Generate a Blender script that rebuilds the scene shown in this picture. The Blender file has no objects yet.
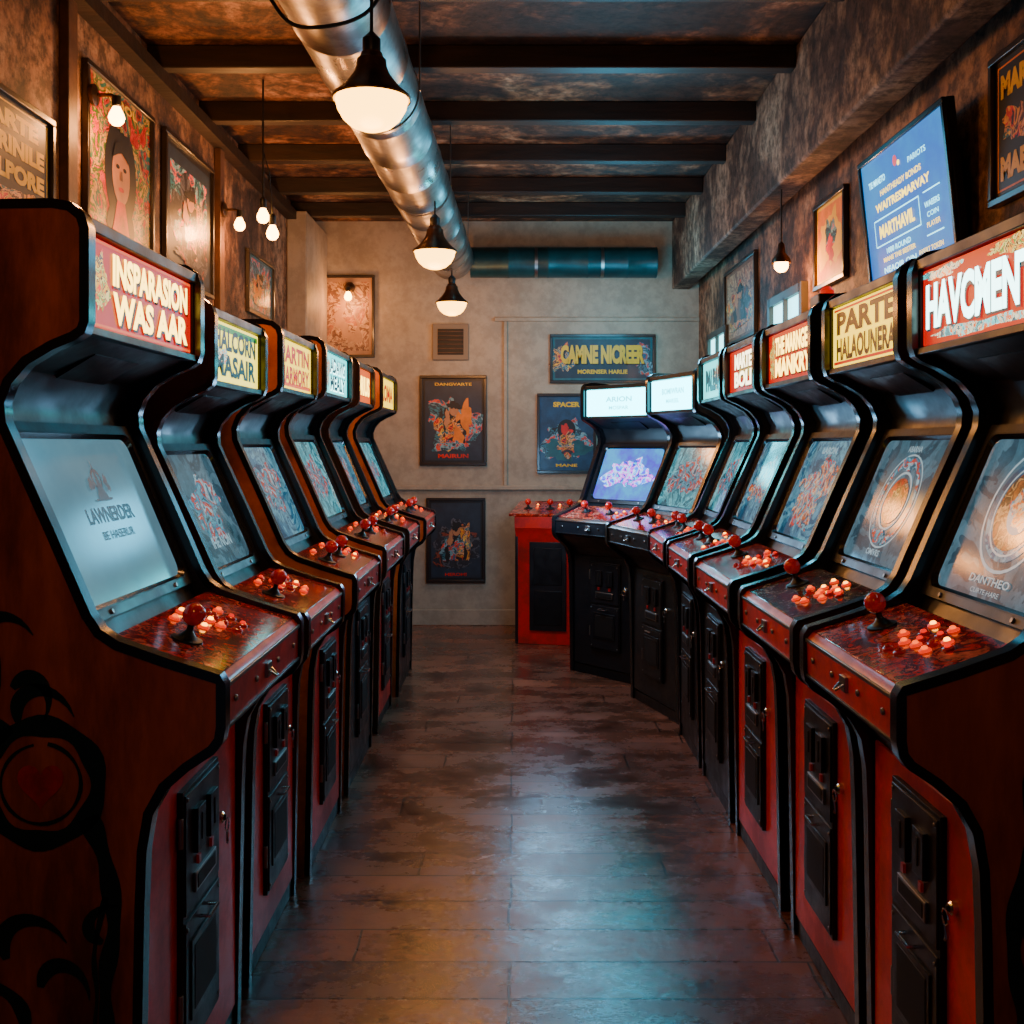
import bpy, math, random, bmesh
from mathutils import Matrix, Vector
random.seed(4)
SC=bpy.context.scene
COL=SC.collection
MATS={}
# ------------------------------------------------------------------ materials
def pm(name,col,rough=.5,metal=0,es=0,coat=0,col2=None,scale=6,bump=0,lo=.42,hi=.6,detail=6,rough2=None,stretch=None,dirt=0,basek=1):
    if name in MATS: return MATS[name]
    m=bpy.data.materials.new(name); m.use_nodes=True
    nt=m.node_tree; N=nt.nodes; L=nt.links; b=N['Principled BSDF']
    b.inputs['Base Color'].default_value=(*[c*basek for c in col],1); b.inputs['Roughness'].default_value=rough
    b.inputs['Metallic'].default_value=metal; b.inputs['Coat Weight'].default_value=coat
    b.inputs['Coat Roughness'].default_value=.12
    if es: 
        b.inputs['Emission Color'].default_value=(*col,1); b.inputs['Emission Strength'].default_value=es
    if col2 is not None or bump or rough2 is not None:
        tc=N.new('ShaderNodeTexCoord'); mp=N.new('ShaderNodeMapping')
        if stretch: mp.inputs['Scale'].default_value=stretch
        L.new(tc.outputs['Object'],mp.inputs['Vector'])
        n=N.new('ShaderNodeTexNoise'); n.inputs['Scale'].default_value=scale; n.inputs['Detail'].default_value=detail
        n.inputs['Roughness'].default_value=.65
        L.new(mp.outputs[0],n.inputs['Vector'])
        r=N.new('ShaderNodeMapRange'); r.inputs[1].default_value=lo; r.inputs[2].default_value=hi
        L.new(n.outputs['Fac'],r.inputs[0])
        if col2 is not None:
            mx=N.new('ShaderNodeMix'); mx.data_type='RGBA'
            mx.inputs[6].default_value=(*col,1); mx.inputs[7].default_value=(*col2,1)
            L.new(r.outputs[0],mx.inputs[0]); out=mx.outputs[2]
            if dirt:
                n2=N.new('ShaderNodeTexNoise'); n2.inputs['Scale'].default_value=scale*.35; n2.inputs['Detail'].default_value=10; n2.inputs['Roughness'].default_value=.72
                L.new(mp.outputs[0],n2.inputs['Vector'])
                r2=N.new('ShaderNodeMapRange'); r2.inputs[1].default_value=.47; r2.inputs[2].default_value=.6; r2.inputs[4].default_value=dirt
                L.new(n2.outputs['Fac'],r2.inputs[0])
                m2=N.new('ShaderNodeMix'); m2.data_type='RGBA'; m2.inputs[7].default_value=(.012,.008,.006,1)
                L.new(out,m2.inputs[6]); L.new(r2.outputs[0],m2.inputs[0]); out=m2.outputs[2]
            if basek==1: L.new(out,b.inputs['Base Color'])
            if es: L.new(out,b.inputs['Emission Color'])
        if rough2 is not None:
            rr=N.new('ShaderNodeMapRange'); rr.inputs[1].default_value=.35; rr.inputs[2].default_value=.65
            rr.inputs[3].default_value=rough; rr.inputs[4].default_value=rough2
            L.new(n.outputs['Fac'],rr.inputs[0]); L.new(rr.outputs[0],b.inputs['Roughness'])
        if bump:
            bp=N.new('ShaderNodeBump'); bp.inputs['Strength'].default_value=bump; bp.inputs['Distance'].default_value=.01
            L.new(n.outputs['Fac'],bp.inputs['Height']); L.new(bp.outputs[0],b.inputs['Normal'])
    MATS[name]=m; return m
def E(name,col,s): return pm(name,col,.35,0,s,basek=.05)
def collage(name,pal,scale=8,es=0,rough=.45,coat=.1,grunge=.6,lo=.33,hi=.67,detail=4,dist=.6,bump=0,stretch=None,basek=1,gs=3.5,nr=.6):
    """colour ramp over noise: printed artwork, peeling paint, rust"""
    if name in MATS: return MATS[name]
    m=bpy.data.materials.new(name); m.use_nodes=True
    nt=m.node_tree; N=nt.nodes; L=nt.links; b=N['Principled BSDF']
    b.inputs['Roughness'].default_value=rough; b.inputs['Coat Weight'].default_value=coat; b.inputs['Coat Roughness'].default_value=.1
    tc=N.new('ShaderNodeTexCoord'); mp=N.new('ShaderNodeMapping'); rn=random.Random(name)
    mp.inputs['Location'].default_value=(rn.uniform(-9,9),rn.uniform(-9,9),rn.uniform(-9,9))
    if stretch: mp.inputs['Scale'].default_value=stretch
    L.new(tc.outputs['Object'],mp.inputs[0])
    n=N.new('ShaderNodeTexNoise'); n.inputs['Scale'].default_value=scale; n.inputs['Detail'].default_value=detail; n.inputs['Distortion'].default_value=dist; n.inputs['Roughness'].default_value=nr
    L.new(mp.outputs[0],n.inputs['Vector'])
    cr=N.new('ShaderNodeValToRGB'); cr.color_ramp.interpolation='CONSTANT' if bump==0 else 'LINEAR'
    k=len(pal)
    while len(cr.color_ramp.elements)<k: cr.color_ramp.elements.new(.5)
    for i,c in enumerate(pal):
        e=cr.color_ramp.elements[i]; e.position=0 if i==0 else lo+(hi-lo)*i/k; 
    for i,c in enumerate(pal): cr.color_ramp.elements[i].color=(*c,1)
    L.new(n.outputs['Fac'],cr.inputs[0]); out=cr.outputs[0]
    if grunge:
        g=N.new('ShaderNodeTexNoise'); g.inputs['Scale'].default_value=scale*gs; g.inputs['Detail'].default_value=9; g.inputs['Roughness'].default_value=.75
        L.new(mp.outputs[0],g.inputs['Vector'])
        r=N.new('ShaderNodeMapRange'); r.inputs[1].default_value=.42; r.inputs[2].default_value=.58; r.inputs[3].default_value=1-grunge; r.inputs[4].default_value=1.1
        L.new(g.outputs['Fac'],r.inputs[0])
        mx=N.new('ShaderNodeVectorMath'); mx.operation='SCALE'; L.new(out,mx.inputs[0]); L.new(r.outputs[0],mx.inputs['Scale']); out=mx.outputs[0]
    if basek==1: L.new(out,b.inputs['Base Color'])
    else:
        sc=N.new('ShaderNodeVectorMath'); sc.operation='SCALE'; sc.inputs['Scale'].default_value=basek; L.new(out,sc.inputs[0]); L.new(sc.outputs[0],b.inputs['Base Color'])
    if es: L.new(out,b.inputs['Emission Color']); b.inputs['Emission Strength'].default_value=es
    if bump:
        bp=N.new('ShaderNodeBump'); bp.inputs['Strength'].default_value=bump; bp.inputs['Distance'].default_value=.02
        L.new(n.outputs['Fac'],bp.inputs['Height']); bp2=N.new('ShaderNodeBump'); bp2.inputs['Strength'].default_value=bump*.6; bp2.inputs['Distance'].default_value=.006
        if grunge: L.new(g.outputs['Fac'],bp2.inputs['Height'])
        L.new(bp.outputs[0],bp2.inputs['Normal']); L.new(bp2.outputs[0],b.inputs['Normal'])
    MATS[name]=m; return m

def floor_mat():
    m=bpy.data.materials.new('worn_plank_floor'); m.use_nodes=True
    nt=m.node_tree; N=nt.nodes; L=nt.links; b=N['Principled BSDF']
    tc=N.new('ShaderNodeTexCoord')
    wn=N.new('ShaderNodeTexNoise'); wn.inputs['Scale'].default_value=5; wn.inputs['Detail'].default_value=5
    L.new(tc.outputs['Object'],wn.inputs['Vector'])
    ws=N.new('ShaderNodeVectorMath'); ws.operation='MULTIPLY_ADD'; ws.inputs[1].default_value=(.03,.012,0)
    L.new(wn.outputs['Color'],ws.inputs[0]); L.new(tc.outputs['Object'],ws.inputs[2])
    br=N.new('ShaderNodeTexBrick'); br.inputs['Scale'].default_value=1
    br.inputs['Brick Width'].default_value=1.15; br.inputs['Row Height'].default_value=.19
    br.inputs['Mortar Size'].default_value=.004; br.inputs['Mortar Smooth'].default_value=.3
    br.offset=.37; br.offset_frequency=3; br.squash=.7; br.squash_frequency=2; br.inputs['Bias'].default_value=0
    br.inputs['Color1'].default_value=(.26,.105,.060,1); br.inputs['Color2'].default_value=(.13,.058,.038,1)
    br.inputs['Mortar'].default_value=(.003,.002,.002,1)
    L.new(ws.outputs[0],br.inputs['Vector'])
    n=N.new('ShaderNodeTexNoise'); n.inputs['Scale'].default_value=3.6; n.inputs['Detail'].default_value=14; n.inputs['Roughness'].default_value=.72
    mp=N.new('ShaderNodeMapping'); mp.inputs['Scale'].default_value=(.8,1.1,1)
    L.new(tc.outputs['Object'],mp.inputs[0]); L.new(mp.outputs[0],n.inputs['Vector'])
    r=N.new('ShaderNodeMapRange'); r.inputs[1].default_value=.38; r.inputs[2].default_value=.62; L.new(n.outputs['Fac'],r.inputs[0])
    mx=N.new('ShaderNodeMix'); mx.data_type='RGBA'; mx.blend_type='MULTIPLY'; mx.inputs[0].default_value=1
    cr=N.new('ShaderNodeMix'); cr.data_type='RGBA'; cr.inputs[6].default_value=(.35,.32,.31,1); cr.inputs[7].default_value=(1.3,1.15,1.05,1)
    L.new(r.outputs[0],cr.inputs[0]); L.new(br.outputs['Color'],mx.inputs[6]); L.new(cr.outputs[2],mx.inputs[7])
    L.new(mx.outputs[2],b.inputs['Base Color'])
    n2=N.new('ShaderNodeTexNoise'); n2.inputs['Scale'].default_value=30; n2.inputs['Detail'].default_value=8; n2.inputs['Roughness'].default_value=.65
    L.new(mp.outputs[0],n2.inputs['Vector'])
    rr=N.new('ShaderNodeMapRange'); rr.inputs[1].default_value=.38; rr.inputs[2].default_value=.62; rr.inputs[3].default_value=.15; rr.inputs[4].default_value=.38
    L.new(n.outputs['Fac'],rr.inputs[0]); L.new(rr.outputs[0],b.inputs['Roughness'])
    ad=N.new('ShaderNodeMath'); ad.operation='MULTIPLY_ADD'; ad.inputs[1].default_value=-2.0
    L.new(br.outputs['Fac'],ad.inputs[0]); L.new(n2.outputs['Fac'],ad.inputs[2])
    bp=N.new('ShaderNodeBump'); bp.inputs['Strength'].default_value=.62; bp.inputs['Distance'].default_value=.003
    L.new(ad.outputs[0],bp.inputs['Height']); L.new(bp.outputs[0],b.inputs['Normal'])
    b.inputs['Specular IOR Level'].default_value=.95
    return m
# ------------------------------------------------------------------ mesh builder
class MB:
    def __init__(s): s.v=[];s.f=[];s.m=[];s.slots=[]
    def add(s,vs,fs,mat,M=None):
        if mat not in s.slots: s.slots.append(mat)
        k=s.slots.index(mat); o=len(s.v)
        for p in vs:
            p=Vector(p); s.v.append(tuple(M@p if M else p))
        for f in fs: s.f.append([i+o for i in f]); s.m.append(k)
        return s
    def box(s,x0,x1,y0,y1,z0,z1,mat,M=None):
        vs=[(x,y,z) for x in (x0,x1) for y in (y0,y1) for z in (z0,z1)]
        return s.add(vs,[(0,1,3,2),(4,6,7,5),(0,4,5,1),(2,3,7,6),(0,2,6,4),(1,5,7,3)],mat,M)
    def prism(s,prof,x0,x1,mat,M=None):
        n=len(prof); vs=[(x0,a,b) for a,b in prof]+[(x1,a,b) for a,b in prof]
        fs=[list(range(n)),list(range(2*n-1,n-1,-1))]+[(i,i+n,(i+1)%n+n,(i+1)%n) for i in range(n)]
        return s.add(vs,fs,mat,M)
    def slab(s,pts,z0,z1,mat,M=None):
        n=len(pts); vs=[(a,b,z0) for a,b in pts]+[(a,b,z1) for a,b in pts]
        fs=[list(range(n-1,-1,-1)),list(range(n,2*n))]+[(i,(i+1)%n,(i+1)%n+n,i+n) for i in range(n)]
        return s.add(vs,fs,mat,M)
    def lathe(s,prof,mat,M=None,seg=20,cap=True):
        vs=[];fs=[];n=len(prof)
        for r,z in prof:
            for k in range(seg):
                a=2*math.pi*k/seg; vs.append((r*math.cos(a),r*math.sin(a),z))
        for i in range(n-1):
            for k in range(seg):
                k2=(k+1)%seg; fs.append((i*seg+k,i*seg+k2,(i+1)*seg+k2,(i+1)*seg+k))
        if cap:
            fs.append(tuple(range(seg-1,-1,-1))); fs.append(tuple((n-1)*seg+k for k in range(seg)))
        return s.add(vs,fs,mat,M)
    def tube(s,pts,r,mat,seg=8,M=None):
        pts=[Vector(p) for p in pts]; vs=[];fs=[];n=len(pts)
        for i,p in enumerate(pts):
            t=(pts[min(i+1,n-1)]-pts[max(i-1,0)]).normalized()
            a=t.cross(Vector((0,0,1))); 
            if a.length<.1: a=t.cross(Vector((0,1,0)))
            a.normalize(); b=t.cross(a).normalized()
            for k in range(seg):
                th=2*math.pi*k/seg; vs.append(p+a*r*math.cos(th)+b*r*math.sin(th))
        for i in range(n-1):
            for k in range(seg):
                k2=(k+1)%seg; fs.append((i*seg+k,i*seg+k2,(i+1)*seg+k2,(i+1)*seg+k))
        fs.append(tuple(range(seg-1,-1,-1))); fs.append(tuple((n-1)*seg+k for k in range(seg)))
        return s.add(vs,fs,mat,M)
    def ball(s,r,mat,M=None,seg=16,sz=1):
        pr=[(max(r*math.sin(math.pi*i/10),1e-4),-r*sz*math.cos(math.pi*i/10)) for i in range(11)]
        return s.lathe(pr,mat,M,seg)
    def mesh(s,name):
        me=bpy.data.meshes.new(name); me.from_pydata(s.v,[],s.f)
        for mt in s.slots: me.materials.append(mt)
        me.polygons.foreach_set('material_index',s.m)
        bm=bmesh.new(); bm.from_mesh(me); bmesh.ops.recalc_face_normals(bm,faces=bm.faces); bm.to_mesh(me); bm.free()
        me.polygons.foreach_set('use_smooth',[True]*len(me.polygons)); me.set_sharp_from_angle(angle=math.radians(35)); me.update()
        return me
    def obj(s,name,parent=None,M=None,bevel=0,label=None):
        return place(name,s.mesh(name),parent,M,bevel,label)
def place(name,me,parent=None,M=None,bevel=0,label=None):
    o=bpy.data.objects.new(name,me); COL.objects.link(o)
    if parent: o.parent=parent
    if M is not None: o.matrix_local=M
    if bevel:
        b=o.modifiers.new('bevel','BEVEL'); b.width=bevel; b.segments=2; b.limit_method='ANGLE'; b.angle_limit=math.radians(40)
    if label: o['label']=label
    return o
def root(name,loc,rz=0,label='',cat='',group=None,scale=None):
    e=bpy.data.objects.new(name,None); COL.objects.link(e); e.empty_display_size=.1
    e.location=loc; e.rotation_euler=(0,0,rz)
    if scale: e.scale=scale
    e['label']=label; e['category']=cat
    if group: e['group']=group
    return e
def struct(o): o['kind']='structure'; return o
T=Matrix.Translation
def R(a,ax): return Matrix.Rotation(a,4,ax)
# ------------------------------------------------------------------ flat artwork
TC={}
def text_geo(s,off):
    k=(s,off)
    if k in TC: return TC[k]
    cu=bpy.data.curves.new('t','FONT'); cu.body=s; cu.align_x='CENTER'; cu.resolution_u=3; cu.offset=off
    cu.space_line=.95
    ob=bpy.data.objects.new('t',cu); COL.objects.link(ob)
    dg=bpy.context.evaluated_depsgraph_get(); dg.update()
    me=bpy.data.meshes.new_from_object(ob.evaluated_get(dg))
    vs=[tuple(v.co) for v in me.vertices]; fs=[tuple(p.vertices) for p in me.polygons]
    bpy.data.objects.remove(ob); bpy.data.curves.remove(cu); bpy.data.meshes.remove(me)
    TC[k]=(vs,fs); return TC[k]
def art(mb,w,h,shapes,M,z0=.0012,dz=.0005):
    for i,sh in enumerate(shapes):
        k=sh[0]; z=z0+dz*i
        if k=='r':
            _,cx,cy,a,b,mt=sh; x0,x1,y0,y1=(cx-a/2)*w,(cx+a/2)*w,(cy-b/2)*h,(cy+b/2)*h
            mb.add([(x0,y0,z),(x1,y0,z),(x1,y1,z),(x0,y1,z)],[(0,1,2,3)],mt,M)
        elif k=='e':
            _,cx,cy,a,b,mt=sh
            mb.add([((cx+a*math.cos(t*math.pi/12))*w,(cy+b*math.sin(t*math.pi/12))*h,z) for t in range(24)],[tuple(range(24))],mt,M)
        elif k=='b':
            _,cx,cy,a,b,mt,seed=sh; rn=random.Random(seed); ph=[rn.uniform(0,6) for _ in range(5)]
            pts=[]
            for t in range(48):
                th=t*math.pi/24; rr=1+.2*math.sin(2*th+ph[0])+.15*math.sin(3*th+ph[1])+.12*math.sin(5*th+ph[2])+.1*math.sin(9*th+ph[3])+.07*math.sin(14*th+ph[4])
                pts.append(((cx+a*rr*math.cos(th))*w,(cy+b*rr*math.sin(th))*h,z))
            mb.add(pts,[tuple(range(48))],mt,M)
        elif k=='o':
            _,cx,cy,r0,r1,mt=sh; vs=[];fs=[]
            for t in range(32):
                c,s_=math.cos(t*math.pi/16),math.sin(t*math.pi/16)
                vs+= [(cx*w+r0*w*c,cy*h+r0*w*s_,z),(cx*w+r1*w*c,cy*h+r1*w*s_,z)]
            for t in range(32):
                t2=(t+1)%32; fs.append((2*t,2*t+1,2*t2+1,2*t2))
            mb.add(vs,fs,mt,M)
        elif k=='p':
            _,pts,mt=sh
            mb.add([(a*w,b*h,z) for a,b in pts],[tuple(range(len(pts)))],mt,M)
        elif k=='t':
            _,tx,cx,cy,a,b,mt=sh[:7]; off=sh[7] if len(sh)>7 else .03
            vs,fs=text_geo(tx,off)
            if not vs: continue
            xs=[v[0] for v in vs]; ys=[v[1] for v in vs]; X0,X1,Y0,Y1=min(xs),max(xs),min(ys),max(ys)
            sx=a*w/(X1-X0); sy=b*h/(Y1-Y0)
            mb.add([((v[0]-(X0+X1)/2)*sx+cx*w,(v[1]-(Y0+Y1)/2)*sy+cy*h,z) for v in vs],fs,mt,M)
def rrect(w,h,r,n=5):
    pts=[]
    for cx,cy,a0 in ((w/2-r,h/2-r,0),(-w/2+r,h/2-r,90),(-w/2+r,-h/2+r,180),(w/2-r,-h/2+r,270)):
        for i in range(n+1):
            a=math.radians(a0+90*i/n); pts.append((cx+r*math.cos(a),cy+r*math.sin(a)))
    return pts
# ------------------------------------------------------------------ palette
black=pm('black_laminate',(.007,.008,.011),.28,rough2=.5,scale=9,bump=.05)
blackm=pm('black_metal',(.018,.019,.022),.3,.6,rough2=.5,scale=20)
blacke=pm('black_edge_molding',(.006,.007,.009),.22)
chrome=pm('chrome',(.7,.68,.65),.18,1)
steel=pm('dull_steel',(.30,.29,.28),.35,1)
redlam=pm('red_laminate',(.85,.014,.008),.4,coat=.2,col2=(.52,.010,.007),scale=5,rough2=.55,bump=.04,dirt=.35)
redapron=pm('red_apron_laminate',(.9,.03,.014),.35,coat=.3,col2=(.55,.018,.010),scale=7,rough2=.5,bump=.04,dirt=.3)
redwood=pm('red_stained_wood',(.50,.11,.024),.42,coat=.15,col2=(.24,.04,.012),scale=4,stretch=(3,2,.5),bump=.12,dirt=.65,lo=.35,hi=.62)
orange=pm('orange_laminate',(.75,.20,.03),.4,col2=(.45,.09,.015),scale=4,dirt=.4)
scroll=pm('dark_green_paint',(.005,.022,.022),.3)
redpanel=collage('red_control_overlay',[(.18,.012,.008),(.75,.025,.012),(.85,.05,.025),(.32,.022,.014),(.9,.22,.14),(.7,.03,.015),(.2,.014,.010)],12,0,.12,.8,.6,gs=4)
darkpanel=collage('dark_control_overlay',[(.03,.03,.035),(.12,.12,.13),(.40,.38,.38),(.06,.06,.065),(.50,.07,.035),(.03,.03,.03)],18,0,.12,.8,.6,gs=4)
knobred=pm('red_knob',(.80,.010,.005),.2,coat=.6)
btn_hot=E('lit_orange_button',(1,.09,.0),2.6)
btn_red=E('lit_red_button',(1,.008,.0),1.3)
btn_dull=pm('red_button',(.6,.010,.006),.2,coat=.5)
btn_white=E('lit_amber_button',(1,.32,.01),9)
collar=E('button_glow_collar',(1,.03,.0),1.1)  # added glowing ring, imitates the orange light around the buttons
redled=E('red_led',(1,.01,.005),.7)
rejm=pm('reject_button_red',(.25,.01,.01),.3,es=.1)
slotm=pm('coin_slot_dark',(.003,.003,.003),.6)
def ek(n,c,s): return E('glow_'+n,c,s)
iR=ek('red',(1,.004,.0),.8); iY=ek('yellow',(1,.50,.0),2.4); iW=ek('white',(1,.85,.5),6); iK=E('glow_dark',(.012,.004,.003),.1)
iC=ek('cyan',(.06,.85,.85),2.6); iCd=ek('teal',(.0,.12,.18),.6); iG=ek('green',(.05,.4,.02),.9); iO=ek('orange',(1,.12,.0),1.4)
iYb=ek('amber',(1,.64,.0),3.0); iP=ek('pale_yellow',(1,.60,.06),8); iPb=ek('pale_amber',(1,.78,.04),2.8); iCh=ek('pale_cyan',(.5,1,.95),8)
iMix=collage('glow_character_art',[(.9,.02,.0),(1,.45,.02),(.02,.015,.01),(1,.7,.2),(.05,.3,.04),(.9,.1,.0)],45,2,.4,.2,.3,basek=.05)
iMixC=collage('glow_teal_art',[(.0,.25,.3),(.15,.9,.9),(.9,.12,.0),(.8,.9,.6),(.01,.1,.15),(.03,.5,.5)],40,2,.4,.2,.3,basek=.05)
def sc_(n,pal,es,scale=12,gr=.4): return collage('screen_'+n,pal,scale,es,.12,0,gr,basek=.04,gs=3)
sGrey=pm('screen_pale',(.19,.40,.50),.15,0,.62,.0,col2=(.11,.26,.35),scale=3,lo=.3,hi=.7,basek=.05)
sDark=sc_('dark',[(.02,.055,.075),(.04,.095,.13),(.07,.15,.20),(.03,.07,.10),(.05,.13,.18)],1.1,4,.3)
sBlue=sc_('blue',[(.02,.09,.17),(.05,.2,.32),(.13,.38,.5),(.03,.14,.25),(.10,.3,.42)],.9,7)
sTeal=sc_('teal',[(.02,.13,.18),(.06,.36,.45),(.16,.6,.7),(.03,.2,.26),(.10,.45,.54)],.95,7)
sArt=sc_('art',[(.02,.06,.1),(.8,.03,.01),(.06,.3,.45),(.7,.5,.35),(.85,.15,.02),(.02,.1,.18),(.25,.5,.6)],.9,16,.4)
sArt2=sc_('art_cool',[(.02,.08,.13),(.12,.42,.55),(.04,.22,.35),(.6,.06,.03),(.35,.6,.7),(.02,.12,.2)],.9,18,.4)
sRed=sc_('red',[(.6,.01,.005),(.25,.005,.005),(.75,.10,.04),(.10,.01,.01),(.6,.28,.18)],.8,24)
sOr=sc_('orange',[(.45,.13,.03),(.18,.06,.02),(.65,.35,.14),(.06,.04,.03),(.35,.08,.02)],.8,22)
sInk=pm('screen_ink',(.004,.04,.11),.3,0,.15,basek=.1)
sBrt=sc_('bright',[(.10,.02,.9),(.02,.25,1),(.3,.65,1),(.7,.1,.9),(.01,.04,.5),(.03,.6,.9)],3,18,.3)
sLav=pm('screen_lavender',(.09,.08,.75),.2,0,1.5,.3,col2=(.04,.4,.8),scale=5,basek=.05)
sWh=pm('screen_white',(.32,.50,.58),.2,0,.9,basek=.1)
sGl=pm('screen_window_glint',(.7,.9,1),.2,0,1.6,basek=.1)
# ------------------------------------------------------------------ arcade cabinet
PROF=[(.15,0),(.145,.3),(.14,.58),(.136,.68),(.125,.745),(.10,.79),(.06,.825),(.015,.855),(0,.875),(-.004,.90),(-.004,.975),(.004,.99),
 (.10,1.02),(.185,1.05),(.215,1.07),(.235,1.10),(.30,1.25),(.365,1.395),(.385,1.44),(.388,1.475),(.375,1.51),(.345,1.545),(.30,1.572),(.262,1.588),(.245,1.60),
 (.238,1.62),(.238,1.785),(.246,1.81),(.268,1.828),(.30,1.834),(.42,1.832),(.66,1.80),(.735,1.785),(.755,1.76),(.76,1.7),(.76,0)]
CORE=[(.175,.0),(.165,.60),(.16,.74),(.12,.80),(.05,.85),(.03,.87),(.03,.93),(.22,1.0),(.265,1.065),(.425,1.445),(.43,1.48),(.40,1.54),(.27,1.602),(.27,1.80),(.30,1.815),(.72,1.785),(.745,1.75),(.745,0)]
def plane_M(P0,P1,x=0):
    t=Vector((0,P1[0]-P0[0],P1[1]-P0[1])).normalized(); X=Vector((1,0,0)); Z=X.cross(t)
    c=((P0[0]+P1[0])/2,(P0[1]+P1[1])/2)
    return Matrix(((X.x,t.x,Z.x,x),(X.y,t.y,Z.y,c[0]),(X.z,t.z,Z.z,c[1]),(0,0,0,1)))
def ribbon(mb,pts,w0,w1,x,mat):
    n=len(pts); vs=[];fs=[]
    for i,(a,b) in enumerate(pts):
        p=pts[max(i-1,0)]; q=pts[min(i+1,n-1)]; d=Vector((q[0]-p[0],q[1]-p[1])).normalized(); 
        w=(w0+(w1-w0)*i/(n-1))*(.85+.2*math.sin(i*.9)); vs+=[(x,a-d.y*w,b+d.x*w),(x,a+d.y*w,b-d.x*w)]
    for i in range(n-1): fs.append((2*i,2*i+1,2*i+3,2*i+2))
    mb.add(vs,fs,mat)
def leaf(mb,u,z,ang,ln,wd,x,mat):
    pts=[]
    for t in range(17):
        f=t/16; a=math.radians(ang+95*f*f); 
        pts.append((u+ln*f*math.cos(a),z+ln*f*math.sin(a)))
    n=len(pts); vs=[];fs=[]
    for i,(a,b) in enumerate(pts):
        p=pts[max(i-1,0)]; q=pts[min(i+1,n-1)]; d=Vector((q[0]-p[0],q[1]-p[1])).normalized(); w=wd*math.sin(math.pi*(.12+.88*i/(n-1)))*.8+.001
        vs+=[(x,a-d.y*w,b+d.x*w),(x,a+d.y*w,b-d.x*w)]
    for i in range(n-1): fs.append((2*i,2*i+1,2*i+3,2*i+2))
    mb.add(vs,fs,mat)
def spiral(cu,cz,r0,r1,a0,a1,n=34):
    return [(cu+(r0+(r1-r0)*i/n)*math.cos(math.radians(a0+(a1-a0)*i/n)),cz+(r0+(r1-r0)*i/n)*math.sin(math.radians(a0+(a1-a0)*i/n))) for i in range(n+1)]
def smooth(P,k=6):
    out=[]
    for i in range(len(P)-1):
        a=P[max(i-1,0)];b=P[i];c=P[i+1];d=P[min(i+2,len(P)-1)]
        for j in range(k):
            t=j/k; out.append(tuple(.5*((2*b[m])+(-a[m]+c[m])*t+(2*a[m]-5*b[m]+4*c[m]-d[m])*t*t+(-a[m]+3*b[m]-3*c[m]+d[m])*t**3) for m in range(len(a))))
    out.append(P[-1]); return out
SHARED={}
def shared(key,fn):
    if key not in SHARED: SHARED[key]=fn()
    return SHARED[key]
heart=pm('painted_heart_red',(.55,.022,.010),.4,col2=(.30,.02,.01),scale=20)
def scrollwork(mb,x):
    ribbon(mb,spiral(.32,.80,.105,.10,-40,335,44),.020,.018,x,scroll)
    ribbon(mb,spiral(.32,.80,.072,.070,100,440,34),.004,.003,x,scroll)
    hp=[]
    for t in range(28):
        a=t*2*math.pi/28; hp.append((x+.0003*(1 if x>0 else -1),.32+.0026*16*math.sin(a)**3,.80+.0028*(13*math.cos(a)-5*math.cos(2*a)-2*math.cos(3*a)-math.cos(4*a))))
    mb.add(hp,[tuple(range(28))],heart)
    ribbon(mb,smooth([(.235,.74),(.205,.66),(.19,.55),(.205,.45),(.20,.35),(.185,.22),(.19,.10)]),.020,.010,x,scroll)
    ribbon(mb,smooth([(.205,.60),(.225,.5),(.22,.42),(.23,.3),(.215,.2)]),.006,.003,x,scroll)
    ribbon(mb,smooth([(.38,.88),(.42,.93),(.40,.99),(.42,1.05),(.46,1.06),(.475,1.02),(.45,1.0)]),.020,.008,x,scroll)
    ribbon(mb,smooth([(.40,.90),(.48,.93),(.53,1.0),(.60,1.03),(.66,.98),(.63,.93)]),.018,.006,x,scroll)
    ribbon(mb,spiral(.41,.36,.12,.03,-90,330,40),.020,.008,x,scroll)
    ribbon(mb,spiral(.57,.66,.11,.03,180,560,40),.016,.006,x,scroll)
    ribbon(mb,smooth([(.19,.20),(.26,.25),(.33,.25),(.41,.24)]),.016,.010,x,scroll)
    for u,z,a,l,w in ((.36,.91,80,.10,.016),(.42,.80,-10,.10,.018),(.41,.72,-50,.10,.018),(.42,1.04,70,.09,.016),(.37,.97,130,.08,.016),(.48,.95,40,.10,.018),(.55,1.0,60,.08,.015),
        (.32,.44,100,.09,.016),(.38,.49,70,.11,.018),(.47,.47,30,.11,.018),(.53,.38,-20,.10,.018),(.50,.27,-50,.10,.018),(.42,.22,-90,.09,.016),(.21,.52,20,.07,.013),(.20,.3,20,.08,.014)):
        leaf(mb,u,z,a,l,w,x,scroll)
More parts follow.
